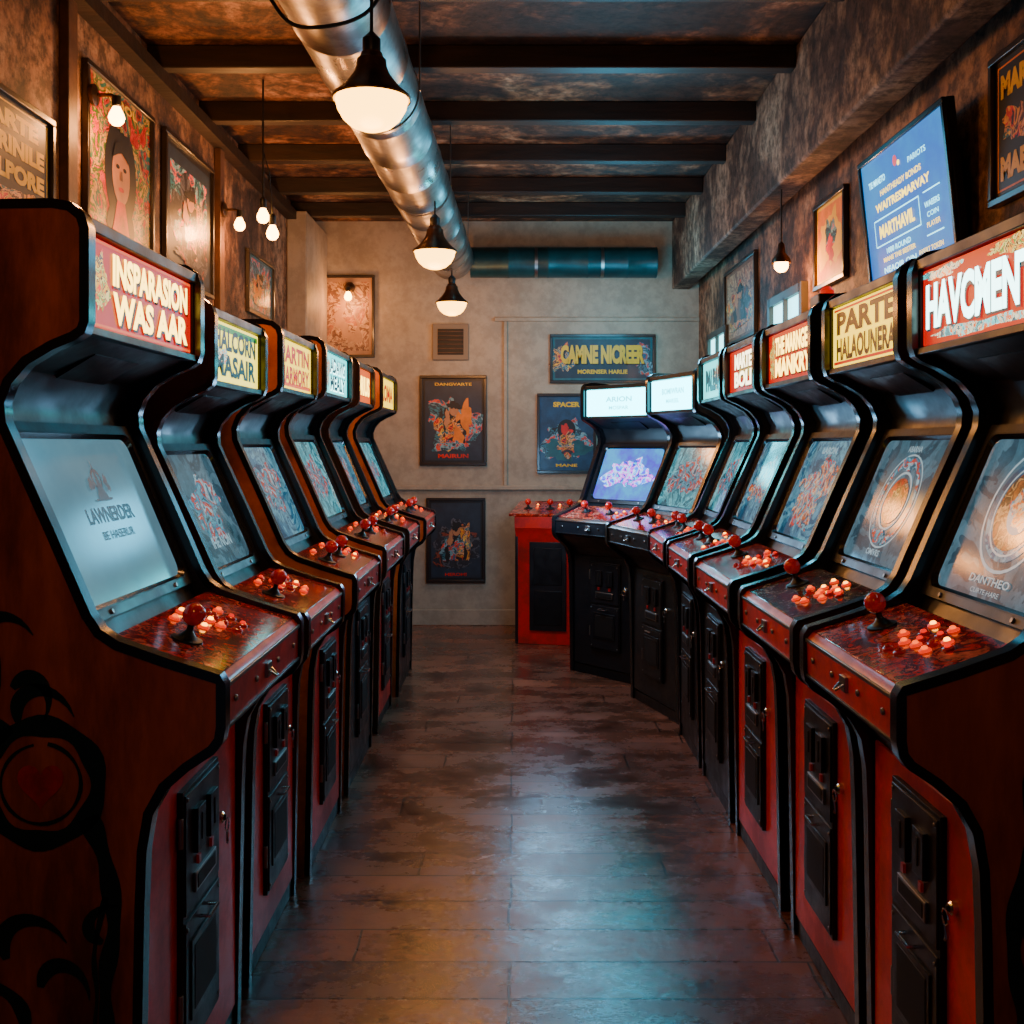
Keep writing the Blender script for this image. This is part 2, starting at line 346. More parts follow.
def cabinet(loc,rz,w,label,side=black,front=black,panel=redpanel,mq=None,scr=None,scr_bg=sGrey,mq_bg=None,hs=1,scrolls=0,nbtn=7,two=False,edge=blacke,apron=None):
    c=root('arcade_cabinet',loc,rz,label,'arcade machine','arcade cabinets lining the aisle',(1,1,hs))
    hw=w/2; th=.028
    def sidemesh(sgn):
        mb=MB(); x0,x1=(sgn*hw,sgn*(hw-th))
        mb.prism(PROF,x0,x1,side)
        pts=PROF[:-1]; vs=[];fs=[]
        xa,xb=sgn*(hw+.001),sgn*(hw-th-.001)
        for i,(a,b) in enumerate(pts):
            p=pts[max(i-1,0)]; q=pts[min(i+1,len(pts)-1)]; d=Vector((q[0]-p[0],q[1]-p[1])).normalized()
            nx,nz=-d.y,d.x
            vs+=[(xa,a+nx*.0035,b+nz*.0035),(xb,a+nx*.0035,b+nz*.0035),(xb,a-nx*.014,b-nz*.014),(xa,a-nx*.014,b-nz*.014)]
        for i in range(len(pts)-1):
            for k in range(4): fs.append((4*i+k,4*i+(k+1)%4,4*i+4+(k+1)%4,4*i+4+k))
        mb.add(vs,fs,edge)
        if side is not black:
            mb.add([(sgn*(hw-th-.0008),a,b) for a,b in PROF],[tuple(range(len(PROF)))],black)
        if scrolls and sgn==scrolls: scrollwork(mb,sgn*(hw+.0015))
        return mb.mesh('side_panel')
    for sg in (-1,1): place('side_panel',sidemesh(sg),c)
    iw=hw-th-.001
    mb=MB(); mb.prism(CORE,-iw,iw,black); mb.obj('body',c)
    fp=MB(); fp.box(-iw+.004,iw-.004,.150,.168,.06,.745,front); 
    fp.box(-iw,iw,.155,.17,0.0,.055,blackm)
    fp.obj('front_panel',c,None,.004)
    cp=MB(); ap=apron or redapron
    cp.prism([(.002,.885),(.0,.968),(.012,.982),(.222,1.046),(.222,.99),(.05,.86)],-iw,iw,ap)
    Mp=plane_M((.012,.984),(.222,1.048))
    cp.box(-iw+.004,iw-.004,-.108,.108,-.001,.0018,panel,Mp)
    cp.box(-iw,iw,-.0035,.003,.962,.970,steel)
    cp.box(-iw,iw,-.003,.003,.886,.892,blackm)
    for x in (-iw*.8,-iw*.3,iw*.3,iw*.8): cp.lathe([(.007,0),(.006,.004),(.002,.005)],steel,T((x,-.0,.93))@R(math.pi/2,'X'),10)
    cp.box(-.018,.018,-.006,.002,.915,.945,steel); cp.tube([(-.012,-.006,.93),(-.006,-.02,.918),(.006,-.02,.918),(.012,-.006,.93)],.003,chrome,6)
    cp.obj('control_panel',c,None,.003)
    def joy():
        mb=MB(); mb.lathe([(.032,0),(.031,.004),(.02,.006),(.014,.012),(.007,.02),(.0055,.042)],blackm,None,18)
        return mb.mesh('joystick')
    def knob():
        mb=MB(); mb.lathe([(.008,-.022),(.012,-.018)],blackm,None,12); mb.ball(.0225,knobred); return mb.mesh('joystick_knob')
    jx=[-hw*.45]+([hw*.22] if two else [])
    for x in jx:
        j=place('joystick',shared('joy',joy),c,Mp@T((x,.005,.002)))
        place('joystick_knob',shared('knob',knob),j,T((0,0,.052)))
    def btn(mat,key):
        mb=MB(); mb.lathe([(.012,0),(.012,.003),(.009,.005)],btn_dull if key in('bd','br') else collar,None,16); mb.lathe([(.0068,.004),(.006,.008),(.004,.010)],mat,None,16); return shared(key,lambda:mb.mesh('push_button'))
    kinds=[(btn_hot,'bh'),(btn_red,'br'),(btn_dull,'bd'),(btn_white,'bw')]
    rn=random.Random(int(loc[1]*100))
    base=hw*.05 if not two else hw*.5
    pos=[(base,.035),(base+.045,.05),(base+.09,.045),(base+.01,-.01),(base+.055,.0),(base+.10,-.005),(-hw*.08,.075),(base+.03,.085),(base+.13,.03),(base-.04,.01),(base+.02,-.045),(base+.07,-.04),(base+.075,.022),(base+.028,.018)][:nbtn+7]
    for i,(x,y) in enumerate(pos):
        x=min(x+rn.uniform(-.004,.004),iw-.025)
        mt,k=kinds[[0,1,3,0,2,1,0,3][(i+rn.randint(0,2))%8]]
        place('push_button',btn(mt,k),c,Mp@T((x,y+rn.uniform(-.003,.003),.002)))
    Ms=plane_M((.262,1.062),(.423,1.443)); bw=iw*2; bh=.405
    bz=MB(); ow=rrect(bw-.004,bh,.012); inn=rrect(bw-.055,bh-.045,.03); n=len(ow)
    def ring(z0,z1,mo,mi):
        vs=[(a,b,z0) for a,b in mo]+[(a,b,z1) for a,b in mi]; return vs,[(i,(i+1)%n,(i+1)%n+n,i+n) for i in range(n)]
    vs,fs=ring(.014,.014,ow,inn); bz.add(vs,fs,black,Ms)
    vs,fs=ring(.014,.002,inn,rrect(bw-.075,bh-.065,.03)); bz.add(vs,fs,blacke,Ms)
    vs,fs=ring(0,.014,ow,ow); bz.add(vs,fs,black,Ms)
    vs,fs=ring(.0155,.0155,rrect(bw-.048,bh-.038,.032),inn); bz.add(vs,fs,blackm,Ms)
    for x in (-.3,.3): bz.lathe([(.006,0),(.005,.004)],steel,Ms@T((x*bw,-bh/2+.010,.014)),10)
    bz.obj('screen_bezel',c)
    sw,sh_=bw-.07,bh-.06
    s=MB(); s.slab(rrect(sw,sh_,.03),.0005,.004,scr_bg,None)
    art(s,sw,sh_,scr or [],None,.0046,.0004)
    s.obj('screen',c,Ms)
    Mm=plane_M((.262,1.618),(.262,1.786)); mw=iw*2-.012; mh=.166
    m=MB(); m.slab(rrect(mw,mh,.004),-.004,.004,mq_bg or iR)
    art(m,mw,mh,mq or [],None,.0046,.0004)
    m.obj('marquee',c,Mm)
    f=MB()
    f.box(-iw,iw,.245,.27,1.600,1.616,black); f.box(-iw,iw,.245,.27,1.788,1.812,black)
    f.box(-iw,-iw+.006,.25,.27,1.616,1.788,blackm); f.box(iw-.006,iw,.25,.27,1.616,1.788,blackm)
    f.obj('marquee_frame',c,None,.002)
    g=MB(); Mg=plane_M((.42,1.51),(.28,1.595))
    g.box(-.12,.12,-.045,.045,-.012,-.004,blackm,Mg)
    for i in range(7): g.box(-.11,.11,-.038+i*.0125,-.034+i*.0125,-.016,-.010,blackm,Mg)
    g.obj('speaker_grille',c)
    def coin():
        d=MB(); y0=.150
        d.box(-.125,.125,y0-.012,y0+.004,.17,.71,blackm)
        d.box(-.117,.117,y0-.016,y0-.01,.46,.70,black)
        d.box(-.117,.117,y0-.016,y0-.01,.18,.445,black)
        d.box(-.07,-.015,y0-.026,y0-.014,.57,.66,blackm); d.box(-.047,-.038,y0-.028,y0-.02,.59,.645,slotm)
        d.box(.02,.075,y0-.026,y0-.014,.57,.66,blackm); d.box(.043,.052,y0-.028,y0-.02,.59,.645,slotm)
        d.box(-.07,.075,y0-.022,y0-.014,.49,.53,steel); d.box(-.06,.065,y0-.0235,y0-.02,.495,.525,slotm)
        d.box(-.09,.09,y0-.02,y0-.014,.24,.40,blackm); d.box(-.075,.075,y0-.0215,y0-.018,.255,.385,slotm)
        for z in (.195,.43,.69):
            for x in (-.108,.108): d.lathe([(.005,0),(.004,.003)],steel,T((x,y0-.016,z))@R(math.pi/2,'X'),8)
        for z in (.25,.6): d.tube([(-.128,y0-.008,z),(-.128,y0-.008,z+.06)],.006,steel,8)
        return d.mesh('coin_door')
    cd=place('coin_door',shared('coin',coin),c,None,.0015)
    def rej():
        d=MB(); d.box(-.007,.007,-.006,0,-.009,.009,rejm); return d.mesh('reject_button')
    for x in (-.043,.048): place('reject_button',shared('rej',rej),cd,T((x,.134,.55)))
    def lock():
        d=MB(); d.lathe([(.013,0),(.013,.01),(.009,.014)],chrome,R(math.pi/2,'X'),14); d.box(-.002,.002,-.018,-.012,-.006,.006,slotm)
        d.tube([(.0+.014*math.sin(a*.5),-.02,-.016+.014*math.cos(a*.5)) for a in range(13)],.0018,chrome,6)
        d.tube([(0,-.02,-.03),(.003,-.02,-.055),(0,-.02,-.058)],.003,steel,6)
        return d.mesh('lock')
    place('lock',shared('lock',lock),c,T((min(.165,iw-.04),.15,.56)))
    def handle():
        d=MB(); d.tube([(-.03,0,0),(-.03,-.022,0),(.03,-.022,0),(.03,0,0)],.004,chrome,8); return d.mesh('door_handle')
    place('door_handle',shared('handle',handle),cd,T((0,.135,.425)))
    return c
def lines(*rows,cx=0,w=.86,col=iY,out=iK):
    o=[]; n=len(rows)
    for i,rw in enumerate(rows):
        cy=(.0 if n==1 else (.22-.44*i/(n-1))); h=.6 if n==1 else .38
        if out: o.append(('t',rw,cx+.008,cy-.03,w,h,out,.07))
        o.append(('t',rw,cx,cy,w,h,col,.045))
    return o
HP=math.pi/2
LX=-.52; RX=.65
# left row
cabinet((LX,2.205,0),HP,.69,'wooden arcade cabinet with dark green scrollwork and red lit marquee',side=redwood,front=redlam,scrolls=-1,
  mq=[('b',-.40,.0,.07,.36,iMix,3),('r',0,.47,.98,.03,iO),('r',0,-.47,.98,.03,iO)]+lines('INSPARASION','WAS AAR',cx=.08,w=.74,col=iP,out=iK),
  scr=[('t','LAWNERDER',.05,0,.44,.10,sInk,.03),('t','BE HASERUR',.05,-.13,.30,.055,sInk,.01),('o',.04,.23,.03,.044,sInk),('p',[(-.01,.1),(.09,.1),(.055,.2),(.04,.37),(.025,.2)],sInk),('r',.04,.095,.15,.014,sInk),('b',-.03,.2,.02,.05,sInk,3),('b',.11,.2,.02,.05,sInk,5)],scr_bg=sGrey)
cabinet((LX-.02,3.00,0),HP,.58,'black arcade cabinet with pale green lit marquee',front=redlam,hs=.972,mq=[('r',0,.40,.96,.1,iG),('b',-.3,-.1,.12,.2,iMixC,4)]+lines('HALCORN','MASAIR',col=iK,out=None),mq_bg=iPb,
  scr=[('b',0,0,.3,.25,sArt2,2),('t','IHE NON',0,-.3,.4,.1,sWh,.02)],scr_bg=sDark)
cabinet((LX,3.72,0),HP,.62,'black arcade cabinet with orange sides and yellow lit marquee',side=orange,edge=blacke,front=redlam,hs=.985,mq=[('r',0,-.42,.96,.08,iO)]+lines('PARTIN','HARMORY',col=iR,out=None),mq_bg=iYb,two=True,
  scr=[('b',0,.05,.28,.3,sArt2,8)],scr_bg=sBlue)
cabinet((LX,4.54,0),HP,.70,'orange sided black arcade cabinet with pale teal marquee',side=orange,front=black,mq=[('b',-.3,0,.1,.3,iMixC,2)]+lines('ADAWS','MEALY',cx=.1,w=.6,col=iCd,out=iCh),mq_bg=iC,two=True,
  scr=[('b',0,.0,.3,.3,sArt2,3)],scr_bg=sTeal)
cabinet((LX,5.38,0),HP,.58,'black arcade cabinet with orange marquee',front=redlam,mq=lines('ORIUS',col=iP,out=iR),mq_bg=iO,scr=[('b',0,0,.25,.2,sArt2,6)],scr_bg=sBlue,two=True)
cabinet((LX+.02,6.20,0),HP,.74,'orange sided arcade cabinet with amber marquee at row end',side=orange,front=black,mq=lines('IROMA',col=iR,out=None),mq_bg=iYb,scr=[('b',0,0,.25,.2,sArt2,7)],scr_bg=sTeal,two=True)
# right row
cabinet((RX,2.07,0),-HP,.60,'black and red arcade cabinet with red marquee and pale block lettering',side=redwood,front=redlam,scrolls=1,
  mq=[('b',.0,-.40,.34,.08,iMixC,7),('b',.3,.40,.2,.08,iMix,6),('b',-.3,.40,.16,.08,iMixC,8)]+lines('HAVCMENT',cx=0,w=.92,col=iCh,out=iCd),
  scr=[('o',.0,.05,.27,.285,sWh),('e',.0,.05,.25,.32,sBlue),('o',.0,.05,.2,.21,sWh),('e',.0,.05,.19,.25,sOr),('e',.03,.05,.11,.15,sWh),('b',.02,.07,.10,.12,sArt,5),('t','DANTHEO',0,-.39,.36,.05,sWh,.02),('t','CURTE HARE',0,-.46,.26,.03,sWh,0)],scr_bg=sDark)
cabinet((RX,2.73,0),-HP,.60,'black arcade cabinet with yellow marquee and red lower door',front=redlam,panel=darkpanel,
  mq=[('r',0,.45,.96,.04,iR),('r',0,-.44,.96,.05,iR)]+lines('PARTE','HALAOUNERA',col=iK,out=None),mq_bg=iYb,
  scr=[('o',.0,.0,.27,.28,sWh),('o',.0,.0,.22,.25,sArt2),('o',0,0,.16,.175,sWh),('e',0,0,.15,.185,sRed),('b',0,.0,.08,.12,sOr,3),('b',0,.3,.1,.06,sArt2,4),('b',0,-.3,.1,.06,sArt2,9),('t','ABARNA',0,.42,.2,.05,sWh,.02),('t','OMIVRS',0,-.42,.2,.05,sWh,.02)],scr_bg=sDark)
cabinet((RX,3.47,0),-HP,.64,'black arcade cabinet with red marquee and yellow lettering',front=redlam,
  mq=[('b',-.40,.0,.07,.36,iMix,2)]+lines('THE MARNGER','MANKRY',cx=.06,w=.78,col=iP,out=iK),mq_bg=iR,
  scr=[('b',.0,-.04,.34,.32,sArt,2),('t','LARON',0,.40,.3,.07,sWh,.03)],scr_bg=sBlue)
cabinet((RX,4.18,0),-HP,.58,'black arcade cabinet with red and white lit marquee',front=black,mq=[('r',.1,.1,.5,.6,iMix)]+lines('MARTE','BOLI',w=.6,col=iW,out=iK),mq_bg=iR,
  scr=[('b',0,0,.3,.3,sArt,3)],scr_bg=sBlue,two=True)
cabinet((RX,4.82,0),-HP,.55,'black arcade cabinet with teal lit marquee',front=black,mq=[('b',.2,0,.2,.3,iMixC,2)]+lines('PALEAS',w=.7,col=iCd,out=iK),mq_bg=iC,
  scr=[('b',0,0,.3,.3,sArt2,3)],scr_bg=sTeal,two=True)
iC2=E('glow_bright_cyan',(.06,.80,.95),14)
iCt=E('glow_deep_cyan_text',(.02,.45,.55),7)
cabinet((.59,5.50,0),-HP+math.radians(17),.60,'black arcade cabinet turned slightly with bright cyan marquee',front=black,mq=[('t','BOMIWRAN',0,.12,.5,.2,iCt,.03),('t','MARSEL',0,-.2,.3,.14,iCt,.02)],mq_bg=iC2,
  scr=[('b',0,0,.33,.33,sArt2,3)],scr_bg=sTeal,hs=.98,panel=redpanel,two=True,apron=black)
cabinet((.43,6.20,0),-HP+math.radians(40),.62,'black arcade cabinet angled from the wall with bright purple screen',front=black,mq=[('t','ARION',0,.12,.4,.2,iCt,.03),('t','MOSPAR',0,-.2,.3,.14,iCt,.02)],mq_bg=iC2,
  scr=[('b',.0,.0,.34,.3,sBrt,3)],scr_bg=sLav,hs=.975,panel=redpanel,two=True,apron=black)
def pedestal():
    c=root('control_pedestal',(.22,7.30,0),math.radians(-12),'low red arcade pedestal with button panel near the end wall','arcade machine')
    b=MB(); b.prism([(.06,0),(.05,.75),(.0,.82),(.0,.90),(.40,.97),(.42,0)],-.23,.23,redlam)
    b.box(-.235,-.215,.045,.425,0,.80,black); b.box(.215,.235,.045,.425,0,.80,black); b.obj('body',c,None,.004)
    d=MB(); d.box(-.13,.13,.035,.052,.10,.72,black); d.box(-.1,.1,.03,.04,.42,.68,blackm); d.box(-.1,.1,.03,.04,.14,.38,blackm); d.obj('coin_door',c,None,.003)
    M=plane_M((0,.90),(.40,.97)); p=MB(); p.box(-.27,.27,-.205,.205,0,.02,redpanel,M); p.obj('control_panel',c,None,.005)
    for i,x in enumerate((-.16,0,.14)):
        j=place('joystick',SHARED['joy'],c,M@T((x,-.05,.02))); place('joystick_knob',SHARED['knob'],j,T((0,0,.052)))
        place('push_button',SHARED['bh'],c,M@T((x+.06,-.03,.02))); place('push_button',SHARED['bw'],c,M@T((x+.05,.06,.02)))
pedestal()
# ------------------------------------------------------------------ room
H=3.14; XL=-1.6; XR=1.43; YB=8.17; Y0=-1.2
plL=collage('worn_brown_plaster',[(.015,.008,.006),(.08,.035,.02),(.22,.105,.055),(.34,.17,.09),(.42,.24,.14)],2.0,0,.7,0,.75,lo=.38,hi=.66,detail=13,dist=.3,bump=1,gs=7,nr=.68)
plB=collage('stained_beige_plaster',[(.22,.16,.11),(.36,.29,.21),(.41,.34,.25),(.42,.355,.265),(.38,.31,.23)],.6,0,.6,0,.15,lo=.25,hi=.75,detail=7,dist=0,bump=.12,gs=12,nr=.55)
ceilm=collage('peeling_ceiling_boards',[(.010,.006,.004),(.05,.02,.011),(.16,.062,.026),(.32,.135,.06),(.52,.28,.16)],2.2,0,.7,0,.75,lo=.40,hi=.68,detail=13,dist=.5,bump=1,gs=7,nr=.68)
beamm=pm('dark_timber',(.022,.010,.007),.55,col2=(.010,.006,.005),scale=6,stretch=(.5,3,3),bump=.4)
concm=collage('peeling_brown_concrete',[(.015,.010,.008),(.09,.05,.032),(.20,.125,.08),(.30,.20,.13),(.42,.30,.20)],2.4,0,.75,0,.75,lo=.40,hi=.66,detail=13,dist=.4,bump=1,gs=7,nr=.68)
trimw=pm('brown_trim',(.10,.045,.025),.55,col2=(.05,.024,.015),scale=7,bump=.3)
def sbox(name,x0,x1,y0,y1,z0,z1,mat,bev=0):
    return struct(MB().box(x0,x1,y0,y1,z0,z1,mat).obj(name,None,None,bev))
sbox('floor',XL-.1,XR+.1,Y0,YB+.1,-.1,0,floor_mat())
sbox('wall_left',XL-.1,XL,Y0,YB+.1,0,H,plL); sbox('wall_right',XR,XR+.1,Y0,YB+.1,0,H,plL)
sbox('wall_back',XL,XR,YB,YB+.1,0,H,plB); sbox('ceiling',XL-.1,XR+.1,Y0,YB+.1,H,H+.1,ceilm)
n=1
def trim(*a,**k):
    global n; o=sbox('trim_%d'%n,*a,**k); n+=1; return o
for y in (.1,.85,1.6,2.35,3.1,3.85,4.6,5.35,6.1,6.85,7.55): trim(XL,1.22,y-.04,y+.04,3.04,H,beamm,bev=.006)
trim(1.22,1.36,Y0,YB,2.61,H,concm,bev=.012)
trim(XL,XL+.07,Y0,YB,2.98,3.04,beamm)
trim(XL,XL+.14,7.35,YB,0,3.04,plB,bev=.01)
for y in (3.72,5.62): trim(XL,XL+.035,y-.04,y+.04,0,2.98,trimw,bev=.004)
trim(-1.46,XR,YB-.03,YB,1.05,1.085,plB,bev=.006)
trim(-.16,XR,YB-.025,YB,2.36,2.39,plB,bev=.004)
trim(-.09,-.06,YB-.022,YB,1.085,2.36,plB,bev=.004)
trim(XR-.03,XR,5.9,YB,1.62,1.66,trimw)
sbox('baseboard_back',-1.46,XR,YB-.02,YB,0,.12,plB,.004)
sbox('baseboard_left',XL,XL+.02,Y0,7.35,0,.12,trimw,.004); sbox('baseboard_right',XR-.02,XR,Y0,YB,0,.12,trimw,.004)
glass=E('bright_window_glass',(.25,.85,.95),5)
for i,(a,b) in enumerate(((5.15,5.78),(7.0,7.62))):
    w=MB(); w.box(XR-.012,XR-.002,a,b,1.72,2.17,glass)
    fr=pm('window_frame',(.06,.05,.04),.5)
    for (p,q,r,s_) in ((a-.03,a+.02,1.69,2.2),(b-.02,b+.03,1.69,2.2),(a,b,1.69,1.735),(a,b,2.155,2.2),((a+b)/2-.012,(a+b)/2+.012,1.72,2.17),(a,b,1.94,1.96)):
        w.box(XR-.035,XR-.001,p,q,r,s_,fr)
    struct(w.obj('window_%d'%(i+1)))
# ------------------------------------------------------------------ posters
def ink(n,c,k=.4,sc=9): return pm('ink_'+n,c,.5,col2=tuple(x*k for x in c),scale=sc,lo=.35,hi=.68,coat=.05,detail=9)
kR=ink('red',(.9,.02,.01)); kY=ink('yellow',(1,.58,.01),.8); kK=ink('black',(.010,.009,.009)); kT=ink('teal',(.02,.15,.18)); kB=ink('blue',(.015,.08,.18)); kO=ink('orange',(1,.26,.01),.6); kS=ink('skin',(.6,.25,.11),.7); kG=ink('green',(.1,.25,.05)); kBr=ink('brown',(.26,.11,.05)); kD=ink('dark_blue',(.02,.035,.06),.5); kF=ink('faded',(.45,.25,.14),.7)
cW=collage('print_warm',[(.02,.012,.01),(.85,.04,.01),(1,.42,.03),(.12,.03,.02),(.85,.38,.15),(.03,.18,.22),(1,.6,.08),(.5,.02,.01)],10,0,.45,.1,.4)
cC=collage('print_cool',[(.012,.015,.02),(.03,.20,.26),(.02,.05,.08),(.2,.42,.48),(.85,.06,.02),(.03,.12,.22),(.02,.02,.03)],9,0,.45,.1,.4)
cD=collage('print_dim',[(.015,.012,.014),(.03,.03,.04),(.02,.02,.03),(.10,.10,.12),(.02,.018,.02),(.3,.05,.02),(.02,.02,.03)],7,0,.45,.1,.4)
cF=collage('print_faded',[(.30,.15,.08),(.5,.3,.17),(.20,.09,.05),(.55,.33,.18),(.42,.15,.07),(.32,.16,.10)],8,0,.5,.05,.35)
cFol=collage('print_foliage',[(.5,.012,.008),(.7,.028,.015),(.04,.16,.04),(.6,.32,.06),(.025,.18,.16),(.6,.024,.012),(.10,.015,.01)],9,0,.45,.1,.4)
framem=pm('dark_frame_wood',(.018,.012,.010),.35,coat=.2)
WALLM={'L':lambda y,z:T((XL+.002,y,z))@Matrix(((0,0,1,0),(1,0,0,0),(0,1,0,0),(0,0,0,1))),
       'R':lambda y,z:T((XR-.002,y,z))@Matrix(((0,0,-1,0),(-1,0,0,0),(0,1,0,0),(0,0,0,1))),
       'B':lambda x,z:T((x,YB-.002,z))@Matrix(((1,0,0,0),(0,0,-1,0),(0,1,0,0),(0,0,0,1)))}
def poster(wall,a,z,w,h,bg,shapes,label,fr=framem,fw=.022):
    M=WALLM[wall](a,z)
    e=bpy.data.objects.new('framed_poster',None); COL.objects.link(e); e.matrix_world=M; e['label']=label; e['category']='poster'; e.empty_display_size=.1
    f=MB()
    f.box(-w/2,w/2,-h/2,-h/2+fw,0,.025,fr); f.box(-w/2,w/2,h/2-fw,h/2,0,.025,fr)
    f.box(-w/2,-w/2+fw,-h/2+fw,h/2-fw,0,.025,fr); f.box(w/2-fw,w/2,-h/2+fw,h/2-fw,0,.025,fr)
    f.obj('frame',e,None,.003)
    p=MB(); iw,ih=w-2*fw,h-2*fw; p.box(-iw/2,iw/2,-ih/2,ih/2,.002,.01,bg); art(p,iw,ih,shapes,None,.0106,.0004)
    p.obj('poster_print',e)
def hero(c1,c2,c3,seed):
    return [('b',0,-.05,.36,.32,c1,seed),('b',-.12,-.14,.18,.16,c2,seed+1),('b',.17,.0,.13,.2,c3,seed+2),('b',.0,-.12,.17,.2,kK,seed+9),('b',.0,-.12,.12,.16,c2,seed+4),('b',.08,-.18,.07,.12,c3,seed+6),('e',.01,.13,.075,.075,kS),('b',.01,.18,.10,.05,kK,seed+3),('b',-.1,.02,.05,.09,kS,seed+5),('b',-.05,-.3,.26,.06,c1,seed+8)]
poster('L',3.30,2.30,.60,.42,kK,[('r',0,0,.95,.93,kY),('r',0,0,.92,.90,kK),('t','PARTE',0,.33,.7,.15,kY,.06),('t','MARINILE',0,.12,.85,.16,kY,.06),('t','HALPORE',0,-.1,.85,.16,kY,.06),('b',.15,-.32,.3,.1,cW,3)],'dark poster with bright yellow lettering in a dark frame')
poster('L',4.23,2.50,.72,.66,cFol,[('e',0,-.02,.25,.35,kK),('e',0,-.36,.22,.16,kK),('e',0,-.02,.14,.2,kS),('p',[(-.06,-.2),(.06,-.2),(.14,-.42),(-.14,-.42)],kR),
  ('e',-.055,.02,.028,.014,kK),('e',.055,.02,.028,.014,kK),('e',0,-.12,.04,.015,kR),('p',[(-.012,0),(.012,0),(.02,-.06),(-.02,-.06)],kBr),('p',[(-.14,.06),(-.1,.16),(0,.2),(.1,.16),(.14,.06),(.06,.1),(0,.12),(-.06,.1)],kK),('b',0,.3,.14,.05,cFol,8),('t','RABOL',0,.43,.5,.06,kY,.03),('t','NESTO',0,-.45,.6,.05,kY,.03)],'red poster of a dark-haired woman surrounded by foliage')
poster('L',5.12,2.50,.76,.68,kK,[('r',0,0,.9,.9,kD),('r',0,.1,.8,.5,cC)]+hero(cD,cC,cW,11)+[('t','BRENDE',0,-.42,.5,.05,kO,.03)],'dark framed poster with teal and amber figures')
poster('L',6.55,2.38,.66,.38,kT,[('r',0,0,.9,.9,cC)]+hero(cW,kO,cC,21),'teal and orange framed poster')
poster('B',-1.30,2.40,.42,.64,kF,[('r',0,0,.88,.90,cF),('b',0,-.05,.25,.28,kF,33),('b',.05,.0,.12,.2,cF,35)],'faded orange poster in a wooden frame lit by a bulb')
poster('B',-.48,1.59,.52,.70,kK,[('r',0,0,.92,.94,kD)]+hero(cC,cW,kO,41)+[('t','DANGVARTE',0,.43,.6,.035,kY,.02),('t','MAIRUN',0,-.42,.5,.05,kR,.04)],'black framed poster with orange figures and red lettering')
poster('B',-.46,.66,.46,.66,kK,[('r',0,0,.92,.94,kD)]+hero(cD,cC,cW,51)+[('t','HEROMI',0,-.43,.4,.04,kR,.03)],'dark framed poster with dim coloured figures low on the wall')
poster('B',.68,2.07,.82,.38,kT,[('r',0,0,.95,.9,kD),('b',-.4,0,.1,.35,cW,3),('b',.4,0,.1,.35,cC,5),('t','CAMNE NICREER',.01,.08,.84,.46,kK,.10),('t','CAMNE NICREER',.0,.10,.84,.44,kY,.06),('t','MORENSER HARLIE',0,-.30,.5,.10,kY,.04),],'wide teal poster with yellow lettering')
poster('B',.40,1.49,.46,.62,kB,[('r',0,0,.94,.96,kB),('b',0,-.1,.38,.28,cC,3),('b',0,-.22,.34,.16,kT,4),('e',0,.05,.17,.14,kK),('b',0,.02,.10,.10,kR,9),('b',0,-.15,.18,.14,cW,6),('t','SPACER',0,.39,.5,.07,kY,.05),('t','MANE',0,-.43,.4,.04,kY,.03)],'blue poster with a red figure and yellow lettering')
poster('R',2.95,2.32,.34,.44,kK,[('r',0,0,.9,.92,kO),('r',0,0,.85,.89,kK),('b',0,0,.3,.14,cW,4),('t','MARO',0,.3,.75,.18,kY,.06),('t','MABA',0,-.3,.75,.18,kY,.06)],'dark poster with yellow lettering and orange border')
poster('R',4.72,2.32,.46,.40,kY,[('r',0,0,.92,.92,kO),('b',0,0,.38,.38,kY,3),('b',0,.05,.16,.26,cC,4),('b',0,-.1,.12,.15,kR,5)],'yellow poster with an orange and teal figure')
poster('R',6.62,2.30,.9,.5,kBr,[('r',0,0,.9,.9,cF)]+hero(cW,kBr,cD,71),'torn brown poster on the wall')
v=MB(); 
v.box(-.64,-.36,YB-.03,YB-.002,2.06,2.34,pm('vent_beige',(.22,.17,.12),.6)); v.box(-.60,-.40,YB-.034,YB-.028,2.10,2.30,slotm)
for i in range(6): v.box(-.60,-.40,YB-.04,YB-.032,2.11+i*.033,2.12+i*.033,trimw)
o=v.obj('wall_vent',None,None,.003); o['label']='square beige wall vent with dark slats'; o['category']='vent'
# ------------------------------------------------------------------ ducts
galv=pm('galvanized_metal',(.50,.48,.46),.24,1,col2=(.26,.24,.23),scale=4,rough2=.46,bump=.12)
def duct(p0,p1,r,label,step=.45,mat=galv):
    p0=Vector(p0);p1=Vector(p1); d=p1-p0; Ln=d.length; q=d.to_track_quat('Z','Y').to_matrix().to_4x4()
    e=root('air_duct',p0,0,label,'air duct'); pr=[]; z=0
    while z<Ln-.001:
        z2=min(z+step,Ln); pr+=[(r,z+.001),(r,z2-.02),(r*1.02,z2-.015),(r*1.02,z2-.004)]; z=z2
    m=MB(); m.lathe(pr,mat,q,48); m.obj('duct_pipe',e)
    k=.5; along=abs(d.x)<abs(d.y)
    while k<Ln:
        c=d.normalized()*k; s=MB(); s.lathe([(r*1.025,-.012),(r*1.035,-.012),(r*1.035,.012),(r*1.025,.012)],steel,T(c)@q,32,cap=False)
        if along:
            for sx in (-1,1): s.box(c.x+sx*r*1.03-.003,c.x+sx*r*1.03+.003,c.y-.01,c.y+.01,c.z,H-p0.z-.001,steel)
        else: s.box(c.x-.012,c.x+.012,c.y+r*.9,YB-p0.y-.0005,c.z-.01,c.z+.01,blackm)
        s.obj('duct_strap',e); k+=1.5 if along else .5
    return e
D0=Vector((-.60,.6,2.78)); D1=Vector((-.47,7.75,2.78))
duct(D0,D1,.16,'galvanized round air duct hanging along the ceiling')
